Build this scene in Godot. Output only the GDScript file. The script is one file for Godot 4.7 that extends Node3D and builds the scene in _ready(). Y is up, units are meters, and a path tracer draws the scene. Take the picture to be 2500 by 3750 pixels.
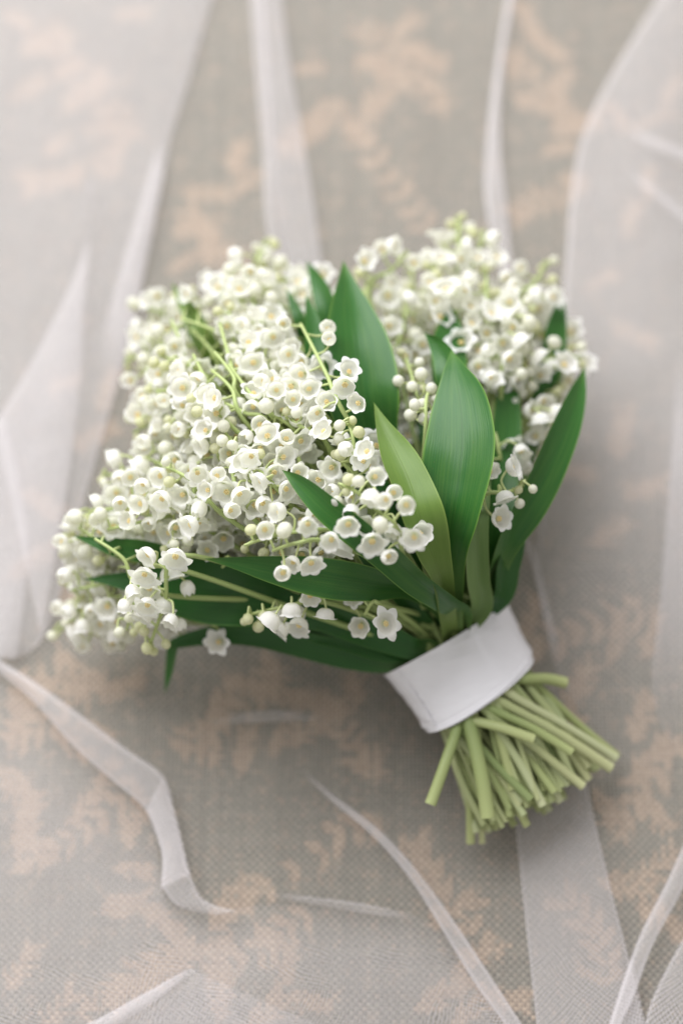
extends Node3D

# Everything below is written in millimetres and scaled to metres when meshes are built.
const MM := 0.001
const LEAVES := [
	["green", 1, 0.32, -14, "broad upright green leaf with a fine pointed tip, tallest of the cluster", [[0.5,65.1,-69,0],[1.5,68.8,-59.2,2.6],[2.7,71.7,-48.8,5.7],[4.1,73.8,-37.5,8.5],[5.1,73.2,-27.8,9.8],[6.2,70.8,-19,9.6],[8.5,64.7,-10.5,7.4],[15,55.8,2.6,4.7],[24.2,46.1,19.7,2.7],[31.1,32.3,32.8,1.9]]],
	["green", 2, 0.28, 12, "broad dark green leaf at the centre front with a dry brown tip", [[32.4,76.5,-33,0],[33,80.3,-24.3,3],[34,84.2,-14.1,6.6],[34.3,86.4,-4.9,8.6],[34.2,86.7,3.4,9.6],[33.1,85.2,12.2,9.2],[31.6,81.9,21.5,7.4],[30.6,72.8,28.6,5.1],[31.8,58.6,34,3.4],[36,37.3,40.1,2.8]]],
	["yellow", 2, 0.4, -18, "narrow yellow-green leaf curling beside the dark centre leaf", [[9.4,79,-14.5,0],[12,82.9,-5.1,1.9],[15.8,86.8,5.5,4.2],[18.9,89,14.4,5],[21.7,89.3,24.5,5.7],[24.6,82.4,31.6,4.9],[28.2,68.6,36.3,3.2],[34.3,43.6,40.8,2.4]]],
	["green", 2, 0.3, 30, "long narrow leaf crossing diagonally over the stems to the ribbon", [[-16.6,90.7,11.8,0],[-11.4,92.7,16.9,2],[-4.1,94.8,24.8,3.4],[4.3,93.9,31.5,3.9],[12.9,86.9,35.9,4],[21.8,73,38.6,3.9],[29.8,59.1,39.2,3.4],[35.1,45.2,37.9,3.1],[39.2,38.2,38.3,2.7]]],
	["green", 2, 0.2, 20, "glossy leaf lying flat across the lower front, its pale tip to one side", [[-39.2,69.5,30.4,0],[-30.3,72.7,32.8,1.8],[-20.3,73.8,35,3.8],[-10.4,74,36.7,5.1],[-0.5,73.3,38,5.3],[9.5,65.1,36.6,4.2],[19.9,53.9,34.4,2.3],[29.4,39.8,35.4,2],[37.5,32.9,39.9,2]]],
	["dark", 1, 0.16, 10, "broad dark glossy leaf low under the flowers", [[-77.2,42.2,26.6,0],[-69.3,44.9,27.8,1.5],[-59.9,47.3,29.6,3.5],[-49.5,48.6,31.4,7.3],[-39.1,49.1,32.7,9],[-28.8,48.8,33.4,8.9],[-16,45.8,34.8,7],[-0.5,40.5,38.4,4.7],[12.5,34.8,42.7,3.1],[25.9,25.4,45.7,2.4]]],
	["green", 1, 0.15, 10, "", [[-79.6,52.1,16.5,0],[-73.4,53.1,18.8,1.3],[-66.1,54.1,21.1,2.6],[-57.1,53.6,22.3,3.1],[-47.1,48.5,23.4,3],[-34.5,40.4,25.9,2.7],[-11.1,32.3,32.8,2.4]]],
	["dark", 1, 0.2, 5, "lowest leaf, its tip bent sharply downward", [[-52.7,25.3,42.1,1.1],[-46.8,27.2,40.8,2],[-36.1,29.1,39.5,2.8],[-24.2,30.1,40.6,3.2],[-11,31.1,43.5,3.9],[2.1,31.1,46.8,3.9],[12.6,30.2,48.7,3],[23.3,23.5,50,2.3]]],
	["green", 1, 0.2, -30, "bent tip of the lowest leaf hanging down", [[-54,15.9,54.1,0],[-53,17.8,49.5,0.9],[-51.8,21.6,45.2,1.6],[-50.7,24.4,41.5,1.8],[-48.2,25.3,40.4,1.1]]],
	["dark", 1, 0.2, 14, "", [[-29.3,35.5,35,0],[-18.7,39.6,35.9,1.9],[-8.3,41.9,37.8,3.6],[2.1,40.7,40.1,4.4],[12.5,37.7,43.2,4],[21.7,33.9,45.8,3],[29.8,25.4,47.1,2.4]]],
	["dark", 0, 0.2, 0, "", [[-35,26.9,34.4,0],[-24.3,30.3,36.5,1.8],[-11,32.9,39.9,2.4],[2.1,34.9,43.9,2.8],[15.2,33,46.6,3],[25.9,25.4,48.5,2.4]]],
	["green", 1, 0.28, -30, "long narrow leaf rising alone at the outer side", [[73.9,56.8,-36.9,0],[71.1,59.7,-27.1,2.2],[67.2,62.6,-15.7,3.8],[62.7,64.7,-4.9,4.7],[58.3,64.9,4.3,5.1],[53.5,63.2,12.6,5],[49.2,57.5,19.3,4],[46.4,47.9,24.5,3],[45.6,32.3,32.8,2.6]]],
	["green", 0, 0.2, -20, "", [[52.4,47.9,-47.5,0],[51.7,49.8,-37.6,2],[50.4,51.7,-25,3.8],[49.3,53.7,-11.1,4.2],[47.7,55.8,2.6,4],[46.1,54.7,16.1,3.4],[44.4,44.8,26.1,2.8],[43.1,29.1,34.5,2.4]]],
	["stalk", 1, 0.55, 0, "pale channelled leaf stalk running straight into the ribbon", [[45.6,48.2,-17.8,0.7],[42.4,59.4,-1.5,2],[40.2,65.1,13.4,2.8],[39.6,62.2,23.1,3.1],[40.2,53.5,30.8,3.1],[41.4,40.1,34.8,3],[42.9,32.9,42.7,2.7]]],
	["dark", 0, 0.3, -50, "", [[56.3,50.3,4.5,0],[52,51.3,16.1,2.4],[48.8,46.9,24.2,3.5],[46.7,39.8,31.3,3.4],[45.8,27.9,36.8,2.7]]],
	["green", 0, 0.2, -10, "small pointed leaf standing behind the dark centre leaf", [[33.8,51.2,-61.2,0],[33.5,54.9,-52.2,3],[32.7,56.8,-44.6,5],[32.2,58.7,-36.2,5.5],[32.3,58.9,-27.4,5],[33.5,57.3,-16.6,4],[36,53.9,-1,2.7],[38.9,38.6,21,2]]],
	["green", 1, 0.3, 34, "small twisted leaf tip crossing in front of the pointed leaf", [[24.8,69.2,-42.1,0],[28,71.1,-37.4,1.8],[30.7,73.1,-31.4,2.8],[31.9,73.2,-24.9,3],[32.4,69.9,-18,2.7],[33.1,62.9,-8.4,2]]],
	["green", 1, 0.2, -20, "", [[-11,60.1,-60.2,0],[-9.3,63.8,-51.4,1.6],[-8.1,65.8,-41.6,2.8],[-7.3,66,-31.3,3.2],[-5.1,62.7,-19.9,3],[2.1,55.7,-5.9,2.7],[17.8,43.6,15.9,2]]],
	["green", 1, 0.2, 20, "", [[-11,49.3,-77.3,0],[-8.4,52.9,-70,1.8],[-5.7,54.8,-62.1,2.8],[-3.2,53.1,-53.9,3.1],[0.8,46.2,-42.3,2.7],[15.4,42.9,-5.7,2]]],
	["green", 1, 0.2, 0, "", [[-17.1,53,-65.8,0],[-15.1,54.8,-59.8,1.2],[-12.6,54.9,-53,1.9],[-8.6,48,-43,2.3],[2.1,44.6,-19.4,2]]],
	["yellow", 1, 0.2, 20, "yellowish leaf tip among the hazy flowers at the outer edge", [[-53.7,44.1,-72.4,0],[-49.6,47.7,-64.3,1.8],[-45.9,49.5,-56.5,2.8],[-41.6,49.6,-48.1,3.1],[-33,42.6,-38.1,2.7],[-11.2,39.2,-10.1,2.3]]],
	["green", 1, 0.2, -10, "far leaf tip standing out of focus behind the outer flowers", [[69.8,38.8,-71.8,0],[68.8,40.6,-64.2,2],[67,41.6,-55.2,3.6],[65.1,40.7,-46.5,3.9],[61.9,38.1,-34.2,3.8],[55.7,39.1,-13.1,3],[48.7,34.2,12.3,2.3]]],
	["dark", 0, 0.2, 10, "", [[-5.9,49.9,-34.6,0],[-3.2,53.6,-24.1,3.4],[2.1,55.6,-13.1,5.7],[8.6,57.6,-0.9,5.4],[16.2,56,13.8,4],[25.6,40.4,25.9,2.7]]],
	["dark", 0, 0.2, -10, "", [[-11.9,67,11.4,0],[-5.5,69,18.3,2.6],[2,66.6,23.5,3.5],[10.9,59.2,28.8,3.2],[22.8,44.8,34.4,2.4]]],
	["dark", 0, 0.2, 0, "", [[-30.8,37.2,-52.8,0],[-25,39,-39.8,2.7],[-16.8,39.1,-27.8,4],[-3.2,39.2,-8.7,4],[15.4,33,18.9,2.4]]],
	["dark", 0, 0.2, 0, "", [[-49.5,33.6,-24.3,0],[-38.3,35.5,-16.1,3],[-24.6,37.4,-5.1,4],[-5.8,35.5,10,3.6],[18.1,26.6,30.8,2.4]]],
	["dark", 0, 0.2, 0, "", [[-60.9,29.3,9,0],[-47.2,33,10.4,3.4],[-29.8,33,14.7,4.7],[-8.5,30.4,23.7,4],[15.4,23.5,36.7,2.4]]],
	["dark", 0, 0.2, 0, "", [[28.7,48.2,-17.8,0],[28.3,52.1,-4.6,4],[28.6,54.1,10.3,4.9],[30.7,46,23.9,4],[35.2,29.1,34.5,2.4]]],
	["dark", 0, 0.2, 0, "", [[24.4,33.6,-60.8,0],[25.5,37.2,-46.7,2.7],[27.2,39.1,-30.8,4],[30.1,41,-9.4,3.8],[35.2,34.8,19.6,2.4]]],
	["dark", 0, 0.2, 0, "", [[48.4,30,-68.9,0],[47.7,33.6,-51.5,2.7],[46.5,35.4,-34,3.8],[44.4,37.3,-10.9,3.4],[42.1,31.1,18.2,2.4]]],
	["dark", 0, 0.2, 0, "", [[9.8,51.7,17.7,0],[15,50.4,24.1,3.4],[21.5,44.8,30.3,4],[29.6,34.8,36.4,3]]],
]
const SPRIGS := [
	[[2,86.4,-5.5], [-12.1,78,-41.9], 10, "open", 1],
	[[4.7,85.3,12.2], [2,93.7,-2.2], 10, "mix", 1],
	[[12.2,91.3,27.2], [0.1,101.9,19.9], 12, "mix", 2],
	[[17.1,86.9,35.9], [11.4,104.2,29.8], 7, "open", 2],
	[[-10.6,77.5,-3.4], [-23.2,80.8,-12.9], 10, "open", 1],
	[[-12,71.8,-12.9], [-28.7,73.3,-23.5], 10, "mix", 1],
	[[-4.3,79.4,-1.2], [-16.1,84.5,-8.5], 9, "mix", 1],
	[[-18.7,66.1,-26.9], [-28.6,67.6,-38.5], 10, "open", 1],
	[[-23.5,70.1,-8], [-38.9,71.7,-14.3], 10, "mix", 1],
	[[-10.8,69.8,-22.3], [-21.2,71.3,-30.1], 9, "open", 1],
	[[8.2,81.7,13.4], [-1.7,88.7,5.6], 9, "mix", 1],
	[[-1.1,84,28.9], [-27.1,88.6,32.7], 10, "mix", 1],
	[[-45.6,68.1,28.8], [-57,46.1,49.8], 12, "droop", 1],
	[[-5.6,57.9,39.4], [-28.3,58.2,42.9], 12, "droop", 2],
	[[-3.1,88.6,32.8], [-19.1,91.6,35.5], 7, "open", 2],
	[[40,68.8,12.1], [53.9,70.4,7], 7, "mix", 1],
	[[25.7,70.2,-6.6], [19.4,65.9,-36.9], 12, "bud", 1],
	[[24.1,75.7,-2.8], [25.8,73.3,-23.5], 8, "bud", 1],
	[[53.5,44.4,-38.7], [75.4,42.5,-48.4], 9, "mix", 1],
	[[52.6,38.9,-64.3], [66.5,35.2,-85.3], 9, "mix", 1],
	[[35.9,42.4,-68.6], [37.4,40.4,-100], 11, "mix", 1],
	[[38.1,40.6,-68], [46.1,38.7,-95.9], 6, "open", 1],
	[[-52.1,64.7,30.8], [-63.4,46.6,43.2], 10, "droop", 1],
	[[9,49.5,-63.4], [20.9,44,-84.9], 7, "open", 1],
	[[-30.1,40.7,-63.4], [-24.1,38.7,-92.6], 11, "mix", 1],
	[[-43.1,38.9,-53.5], [-49.4,35.3,-74.7], 9, "mix", 1],
	[[-44,53.6,-19], [-63.8,46.3,-20.8], 10, "mix", 1],
	[[-48.5,37.2,-48.3], [-69,31.8,-51.7], 10, "mix", 1],
	[[-50.3,35.3,-59.9], [-62.8,31.8,-71.1], 9, "open", 1],
	[[-67.7,42.9,7.2], [-84.7,35.7,13.6], 10, "mix", 1],
	[[-69,29.1,26], [-87.6,18.4,33.6], 10, "mix", 1],
	[[-66.9,32.9,18.9], [-84.7,26.6,22.3], 9, "mix", 1],
	[[-38.5,70.5,7.4], [-49.6,64,23.8], 11, "mix", 1],
	[[-16.6,79.9,15.3], [-29,81.2,1.7], 9, "mix", 1],
	[[-33.3,60.7,-26.6], [-51.6,53.4,-31.5], 9, "mix", 1],
	[[-55.8,48.4,-3.4], [-72.5,41,-8.7], 9, "mix", 1],
	[[-59.3,48.5,8], [-80.5,41,5], 9, "mix", 1],
	[[-60.2,29.1,30.2], [-71.7,17.8,36.9], 9, "mix", 1],
	[[54.2,44.5,-20.9], [68.2,39,-39.8], 8, "mix", 1],
	[[55.9,40.9,-21.1], [63.2,37.2,-28.7], 7, "open", 1],
	[[48.8,49.8,-31.7], [57.9,47.9,-40], 8, "bud", 1],
	[[44.1,44.4,-43.2], [52,40.6,-72.7], 9, "mix", 1],
	[[6.3,44.3,-55.4], [7.8,40.6,-75.8], 8, "mix", 1],
	[[-22.3,44.3,-55.4], [-18.6,40.6,-75.8], 7, "mix", 1],
	[[44.1,53.7,-13.9], [47.8,53.8,-3.9], 4, "open", 1],
	[[21.5,83.9,28.9], [19.2,86.3,32.7], 1, "one", 2],
	[[12.1,61.2,41.6], [6.8,62.2,43.9], 2, "one", 1],
	[[8.4,57.4,36.2], [2,58,39.1], 2, "one", 1],
	[[-29.3,36.4,37.7], [-38.7,35.9,38.5], 2, "one", 1],
	[[-11.5,6.4,33.8], [-19.4,4.5,35.2], 1, "one", 1],
	[[-30.9,61.6,28.3], [-34.7,61.2,29], 1, "one", 1],
	[[13.9,21.5,19.3], [7,30,-6.4], 8, "mix", 0],
	[[-38.8,48.4,-3.8], [-56.1,49.1,-18.4], 9, "open", 0],
	[[6.2,59.6,17.4], [-10.5,61.2,5], 9, "open", 0],
	[[-33.1,72.5,-13.4], [-44.1,72.8,-34.4], 8, "open", 0],
	[[-26.2,58.6,17.3], [-47.5,60.5,8.8], 9, "mix", 0],
	[[-13.5,72.3,4.3], [-30.7,72.9,-4.7], 8, "mix", 0],
	[[-40.5,45.6,-10.6], [-54.5,46.2,-34.8], 9, "open", 0],
	[[6.1,30,-39.3], [-9.1,30,-62.8], 9, "open", 0],
	[[-24.3,52.8,-37.3], [-23.8,53.3,-62.6], 9, "open", 0],
	[[0.1,42.3,15.2], [-19.9,46.2,7.2], 10, "open", 0],
	[[-46.8,19.9,32.7], [-69.9,24.1,27], 9, "mix", 0],
	[[-49,41.8,25], [-67.2,49.6,12.3], 10, "open", 0],
	[[-7.2,70.7,20.7], [-25.8,71.6,3.9], 10, "mix", 0],
	[[-48,39.7,29.2], [-70,40,30.6], 9, "open", 0],
	[[-9.6,50.1,-18.5], [-18.8,50.6,-44.9], 9, "mix", 0],
	[[-33,53.2,-31.7], [-46.3,53.7,-52.3], 9, "open", 0],
	[[-22.3,62.1,-21.1], [-31.3,62.4,-45.7], 9, "open", 0],
	[[0.3,60,-9.7], [-18.4,60.7,-19.4], 9, "open", 0],
	[[-8.3,55.9,-9.3], [-10.8,56.3,-39], 9, "open", 0],
	[[-14.4,64.8,-3.1], [-34,65.3,-20.9], 9, "open", 0],
	[[-20.8,47.3,13.4], [-41.2,49.4,0.3], 8, "mix", 0],
	[[-16.9,78.4,-5.9], [-33.1,78.5,-28.3], 10, "mix", 0],
	[[-13.2,74.7,16.6], [-32.1,75.2,4.2], 9, "open", 0],
	[[18,30,-14.8], [6.3,30,-33.7], 9, "open", 0],
	[[4.3,60,0.2], [-11.4,60.6,-12.8], 9, "open", 0],
	[[-56.3,14,33.4], [-81.3,15.7,30.2], 9, "mix", 0],
	[[-14.8,47.4,16.1], [-37.9,50.8,8.4], 10, "open", 0],
	[[0.1,57.6,8.1], [-11.6,58.2,-9.2], 8, "mix", 0],
	[[-15.3,52.9,-27], [-25,53.3,-55.3], 9, "open", 0],
	[[-8.5,78.1,13.5], [-16.9,78.3,-7.3], 9, "open", 0],
	[[-26.3,76.5,-2.7], [-41.8,76.9,-17.8], 8, "mix", 0],
	[[-2,64.1,19.1], [-22.1,65.7,8.1], 8, "mix", 0],
	[[-32.2,57.7,-21.2], [-58.5,58.3,-29.3], 9, "mix", 0],
	[[-6.3,26.3,10.5], [-33.7,27.6,7.9], 9, "open", 0],
	[[2.6,30.7,14.6], [-23.6,33.6,11.1], 9, "mix", 0],
	[[5,39,19.1], [-8.7,45.2,4.8], 9, "open", 0],
	[[-12.9,67.7,-15.9], [-25.4,68.1,-36.2], 9, "mix", 0],
	[[-5.6,74.8,-13.4], [-29.2,75.7,-13.2], 8, "mix", 0],
	[[-6.7,53.4,-24], [-12.9,54,-45.1], 9, "open", 0],
	[[7.2,39.6,9.3], [7.3,41.2,-16.9], 10, "open", 0],
	[[12.3,37.4,-0.9], [3.2,38.2,-25], 8, "mix", 0],
	[[-22.3,23.7,15.2], [-43.9,27.8,7.6], 9, "mix", 0],
	[[-63.9,23.3,27.6], [-84.7,20.9,34.1], 8, "open", 0],
	[[-37.1,60.5,19.2], [-59.3,62.8,8.9], 8, "mix", 0],
	[[-7.8,46.6,-52.8], [-30.4,47.2,-70.2], 9, "mix", 0],
	[[-9.2,63.5,11.2], [-26.5,64,-7.1], 8, "mix", 0],
	[[-9.1,54.5,-32.3], [-17.9,55.1,-52.9], 10, "mix", 0],
	[[-30.5,67.4,5.5], [-45.7,67.9,-9.1], 9, "mix", 0],
	[[15,35.4,-17.5], [2.9,36.2,-38.8], 8, "open", 0],
	[[-10.5,71.1,5.7], [-24.3,71.4,-14.2], 10, "open", 0],
	[[-32.1,74.9,20.4], [-52.4,75.2,2.3], 8, "mix", 0],
	[[-25.5,54.6,-47.2], [-30.3,55.1,-69.8], 10, "open", 0],
	[[3.3,58.8,-2.8], [-9.4,59.3,-26.6], 9, "mix", 0],
	[[10.6,41.9,18], [-2.2,47.1,1.9], 9, "open", 0],
	[[-45,58,-27.1], [-52.2,58.4,-53.2], 8, "open", 0],
	[[-35,24.5,13.7], [-55.8,23.3,16], 10, "open", 0],
	[[-53.4,43,16], [-75.7,46.7,11.2], 9, "mix", 0],
	[[-27.9,77.1,-14.1], [-37.5,77.4,-33], 10, "mix", 0],
	[[-25.3,60,-38.2], [-49.1,60.5,-52.6], 9, "open", 0],
	[[-43.4,59.9,14.5], [-68.8,60.1,16.8], 9, "open", 0],
	[[-4.1,72.3,22.5], [-15,73.6,-0.5], 9, "mix", 0],
	[[-28.3,63.1,-31.6], [-34.3,63.4,-54.9], 9, "mix", 0],
	[[-50.3,44,-21.7], [-60.6,44.7,-43.8], 10, "open", 0],
	[[-53.9,56.4,36.3], [-71.8,65.4,21.7], 10, "mix", 0],
	[[-33,42.4,8.5], [-55.1,42,11.3], 9, "mix", 0],
	[[-45.2,32,30.6], [-64.8,40.9,16], 10, "open", 0],
	[[-33.7,65,-22.6], [-54.9,65.4,-37.7], 9, "mix", 0],
	[[-21.6,31.7,-74.3], [-48.9,32.6,-70.1], 8, "open", 0],
	[[-42.6,64.8,11], [-61.9,65.6,9.2], 9, "open", 0],
	[[-27.2,62.2,1.9], [-42.6,62.6,-20.5], 10, "open", 0],
	[[7.2,59.3,10.5], [-6.5,59.9,-7], 10, "mix", 0],
	[[-26.6,77.8,-7.3], [-38.2,78,-26.7], 9, "open", 0],
	[[-60.1,34.7,16.8], [-83,33.9,20.2], 8, "open", 0],
	[[-26,77.3,20.1], [-33.1,77.5,-2.4], 9, "mix", 0],
	[[2.5,32.1,-52.5], [-13,33,-68.4], 9, "mix", 0],
	[[7.2,35.3,-26.6], [-4.9,36.2,-47.9], 9, "mix", 0],
	[[-0.7,36.9,-62.7], [-23.9,37.7,-80.8], 9, "open", 0],
	[[-10.5,50.7,19.1], [-25,54.8,5.9], 10, "mix", 0],
	[[-56.5,30.9,27], [-81.3,29.3,32.1], 9, "mix", 0],
	[[-9.3,57.3,-34.7], [-24.4,57.7,-59.1], 9, "open", 0],
	[[-22,79.9,15.2], [-35.7,80,-8.6], 10, "mix", 0],
	[[16.4,35.9,15.5], [4.3,41,-6.9], 10, "mix", 0],
	[[-26.7,55.6,14.4], [-46.2,56.5,-3.7], 8, "mix", 0],
	[[-39.8,42.4,12.9], [-64.6,41.4,16.7], 9, "open", 0],
	[[-60.8,39.5,25], [-81.3,38.9,28.1], 10, "open", 0],
	[[-41.1,56.3,6.3], [-58.7,57,-7.8], 9, "open", 0],
	[[-7.7,35.1,-38.2], [-8,35.9,-63.6], 8, "mix", 0],
	[[9,51.8,-0.5], [-4.1,52.4,-20.1], 10, "open", 0],
	[[-10,64.2,15.7], [-33.2,65,10.5], 9, "open", 0],
	[[-27.9,72.8,-18.2], [-36.5,72.9,-45.1], 8, "mix", 0],
	[[-37.3,20.2,21.8], [-63,22.5,17.5], 10, "mix", 0],
	[[1,30,-57.9], [-20.9,30,-76.5], 9, "mix", 0],
	[[-19.5,79.2,-5.9], [-36.1,79.7,-16.3], 8, "mix", 0],
	[[-50.7,48,-0.8], [-57.1,48.6,-30], 9, "mix", 0],
	[[-33,64.5,-1.2], [-50,65,-17], 10, "mix", 0],
	[[9.7,49.6,-8.1], [-2,50.2,-27.4], 9, "mix", 0],
	[[-29.1,41.8,17.4], [-46.8,46.8,10], 8, "mix", 0],
	[[-61.7,46.1,22.8], [-78.4,52.4,13.1], 9, "open", 0],
	[[-36.9,67,-7], [-43.5,67.4,-28.1], 10, "open", 0],
	[[-23.6,62.4,-1.1], [-47,63.3,2.8], 9, "mix", 0],
	[[47.9,51.3,-26], [50,51.8,-51.5], 9, "open", 0],
	[[18,48.2,-40.8], [22.9,48.7,-69.5], 10, "mix", 0],
	[[44.3,38.4,-2.6], [55.3,39.2,-30.1], 9, "mix", 0],
	[[47,49.5,-33.2], [44,50.1,-56.7], 10, "open", 0],
	[[29.3,35.7,-33], [20.5,36.5,-53.2], 10, "mix", 0],
	[[24,30,-25.1], [21.7,30,-50.2], 9, "open", 0],
	[[57.1,41.8,-27.3], [62.2,42.5,-49.2], 9, "open", 0],
	[[69.6,32.4,-44.6], [61.4,33.2,-67.1], 9, "open", 0],
	[[48.8,37.2,-21.6], [47.4,38,-44], 9, "open", 0],
	[[50.7,35.9,-14.5], [60.8,36.7,-34.9], 8, "mix", 0],
	[[46.5,52.1,-47.1], [45.4,52.5,-75.3], 9, "mix", 0],
	[[21,33.4,-58.8], [23,34.3,-85.8], 10, "mix", 0],
	[[41.7,30,-28.9], [45.1,30,-58.3], 8, "mix", 0],
	[[34.9,32,-41.1], [39.3,32.9,-69.8], 10, "open", 0],
	[[40.6,49.1,-57.7], [27.9,49.7,-75.6], 9, "mix", 0],
	[[53.2,46.9,-45.8], [44.9,47.5,-68.7], 8, "mix", 0],
	[[44.8,30,-2.4], [53.6,30,-25.8], 9, "mix", 0],
	[[31.1,46.2,-44.8], [42.1,46.8,-74.3], 8, "open", 0],
	[[45.7,50.8,-35.2], [59.4,51.2,-61.8], 9, "mix", 0],
	[[28,36.7,-41.4], [24.4,37.4,-67.4], 9, "mix", 0],
	[[33.2,33.2,-48.1], [25.2,34,-76.2], 10, "open", 0],
	[[54.7,47.9,-30.7], [58.1,48.5,-56.4], 9, "open", 0],
	[[19.3,38.1,-35], [16.1,38.9,-60.5], 10, "open", 0],
	[[41.1,43,-43.3], [45.5,43.7,-65.4], 8, "open", 0],
	[[62,30,-23.7], [63.8,30,-51], 9, "open", 0],
	[[58.8,42.2,-52], [55.7,42.9,-74.5], 8, "open", 0],
	[[14.3,35.8,-42.8], [15.1,36.5,-73], 9, "mix", 0],
	[[14.4,30,-22], [21.4,30,-44.2], 8, "open", 0],
	[[18.1,35.9,-25.8], [16,36.7,-53], 10, "open", 0],
]
const RIBBON := [[13.8,20,48.6], [50.1,20,25.9], [26.3,20,66.1], [58.4,20,44]]
const CUT_STEMS := [
	[[34.3,36,61.4],[34.8,38,70],[31.3,37,80.9],[26,30,92.5], 1.88679],
	[[38.2,35,61.1],[39.4,37,72.3],[42.1,34,83.4],[43.1,26,95.4], 2.42588],
	[[36.3,36,60],[41.8,38,67.3],[48.2,36,70.5],[56.8,33,73.6], 1.75202],
	[[43.5,36,56],[51,36,64.1],[58.8,33,69.6],[68.3,28,76.2], 1.48248],
	[[46.3,34,52.6],[56.3,34,62.4],[68.3,27,70.8],[81.2,16,77.7], 1.75202],
	[[49.1,32,49.3],[60.6,30,60.9],[71.4,23,68.3],[83.2,12,73.6], 1.61725],
	[[53.6,26,44.5],[58.8,26,48.7],[63.4,24,50.5],[68,22,52.7], 1.88679],
	[[45,32,54.7],[47.2,33,67.2],[49.3,29,78],[50.9,24,86.3], 1.61725],
	[[42.3,34,56.7],[52.3,34,68.8],[62.8,28,77.8],[72,21,84.7], 1.48248],
	[[52.1,28,46.6],[58.3,28,58.9],[66.5,20,68.8],[74.5,14,80.7], 1.48248],
	[[38.4,32,60.1],[39,30,73],[38.6,18,84.4],[38.9,8,98.8], 1.48248],
	[[39.8,30,59.5],[41.3,26,71.9],[42.4,16,83.9],[42.4,7,98.5], 1.07817],
	[[35.8,32,61.5],[42,31,73.3],[48.6,25,83.6],[55.4,16,95.4], 1.34771],
	[[30.8,28,63],[35.7,29,74],[42.1,26,82.5],[48.9,20,87.6], 1.48248],
	[[29.7,22,62.6],[32.2,20,72.9],[37.7,12,81.5],[43.1,6,90.8], 1.48248],
	[[56.2,20,42.6],[64.5,18,55.9],[74,12,66.5],[84.3,8,72], 1.48248],
	[[43.6,34,56.7],[49.6,34,71.5],[56.1,28,83.1],[59.7,22,90.8], 1.48248],
	[[46.4,31,54.4],[53.8,30,70.3],[59.1,24,80.7],[65.6,16,87.9], 1.48248],
]
const STEM_FAN := [[42.4,20,55.1], [60.9,15,89], [37.6,8,98], [83.8,8,72]]
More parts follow.
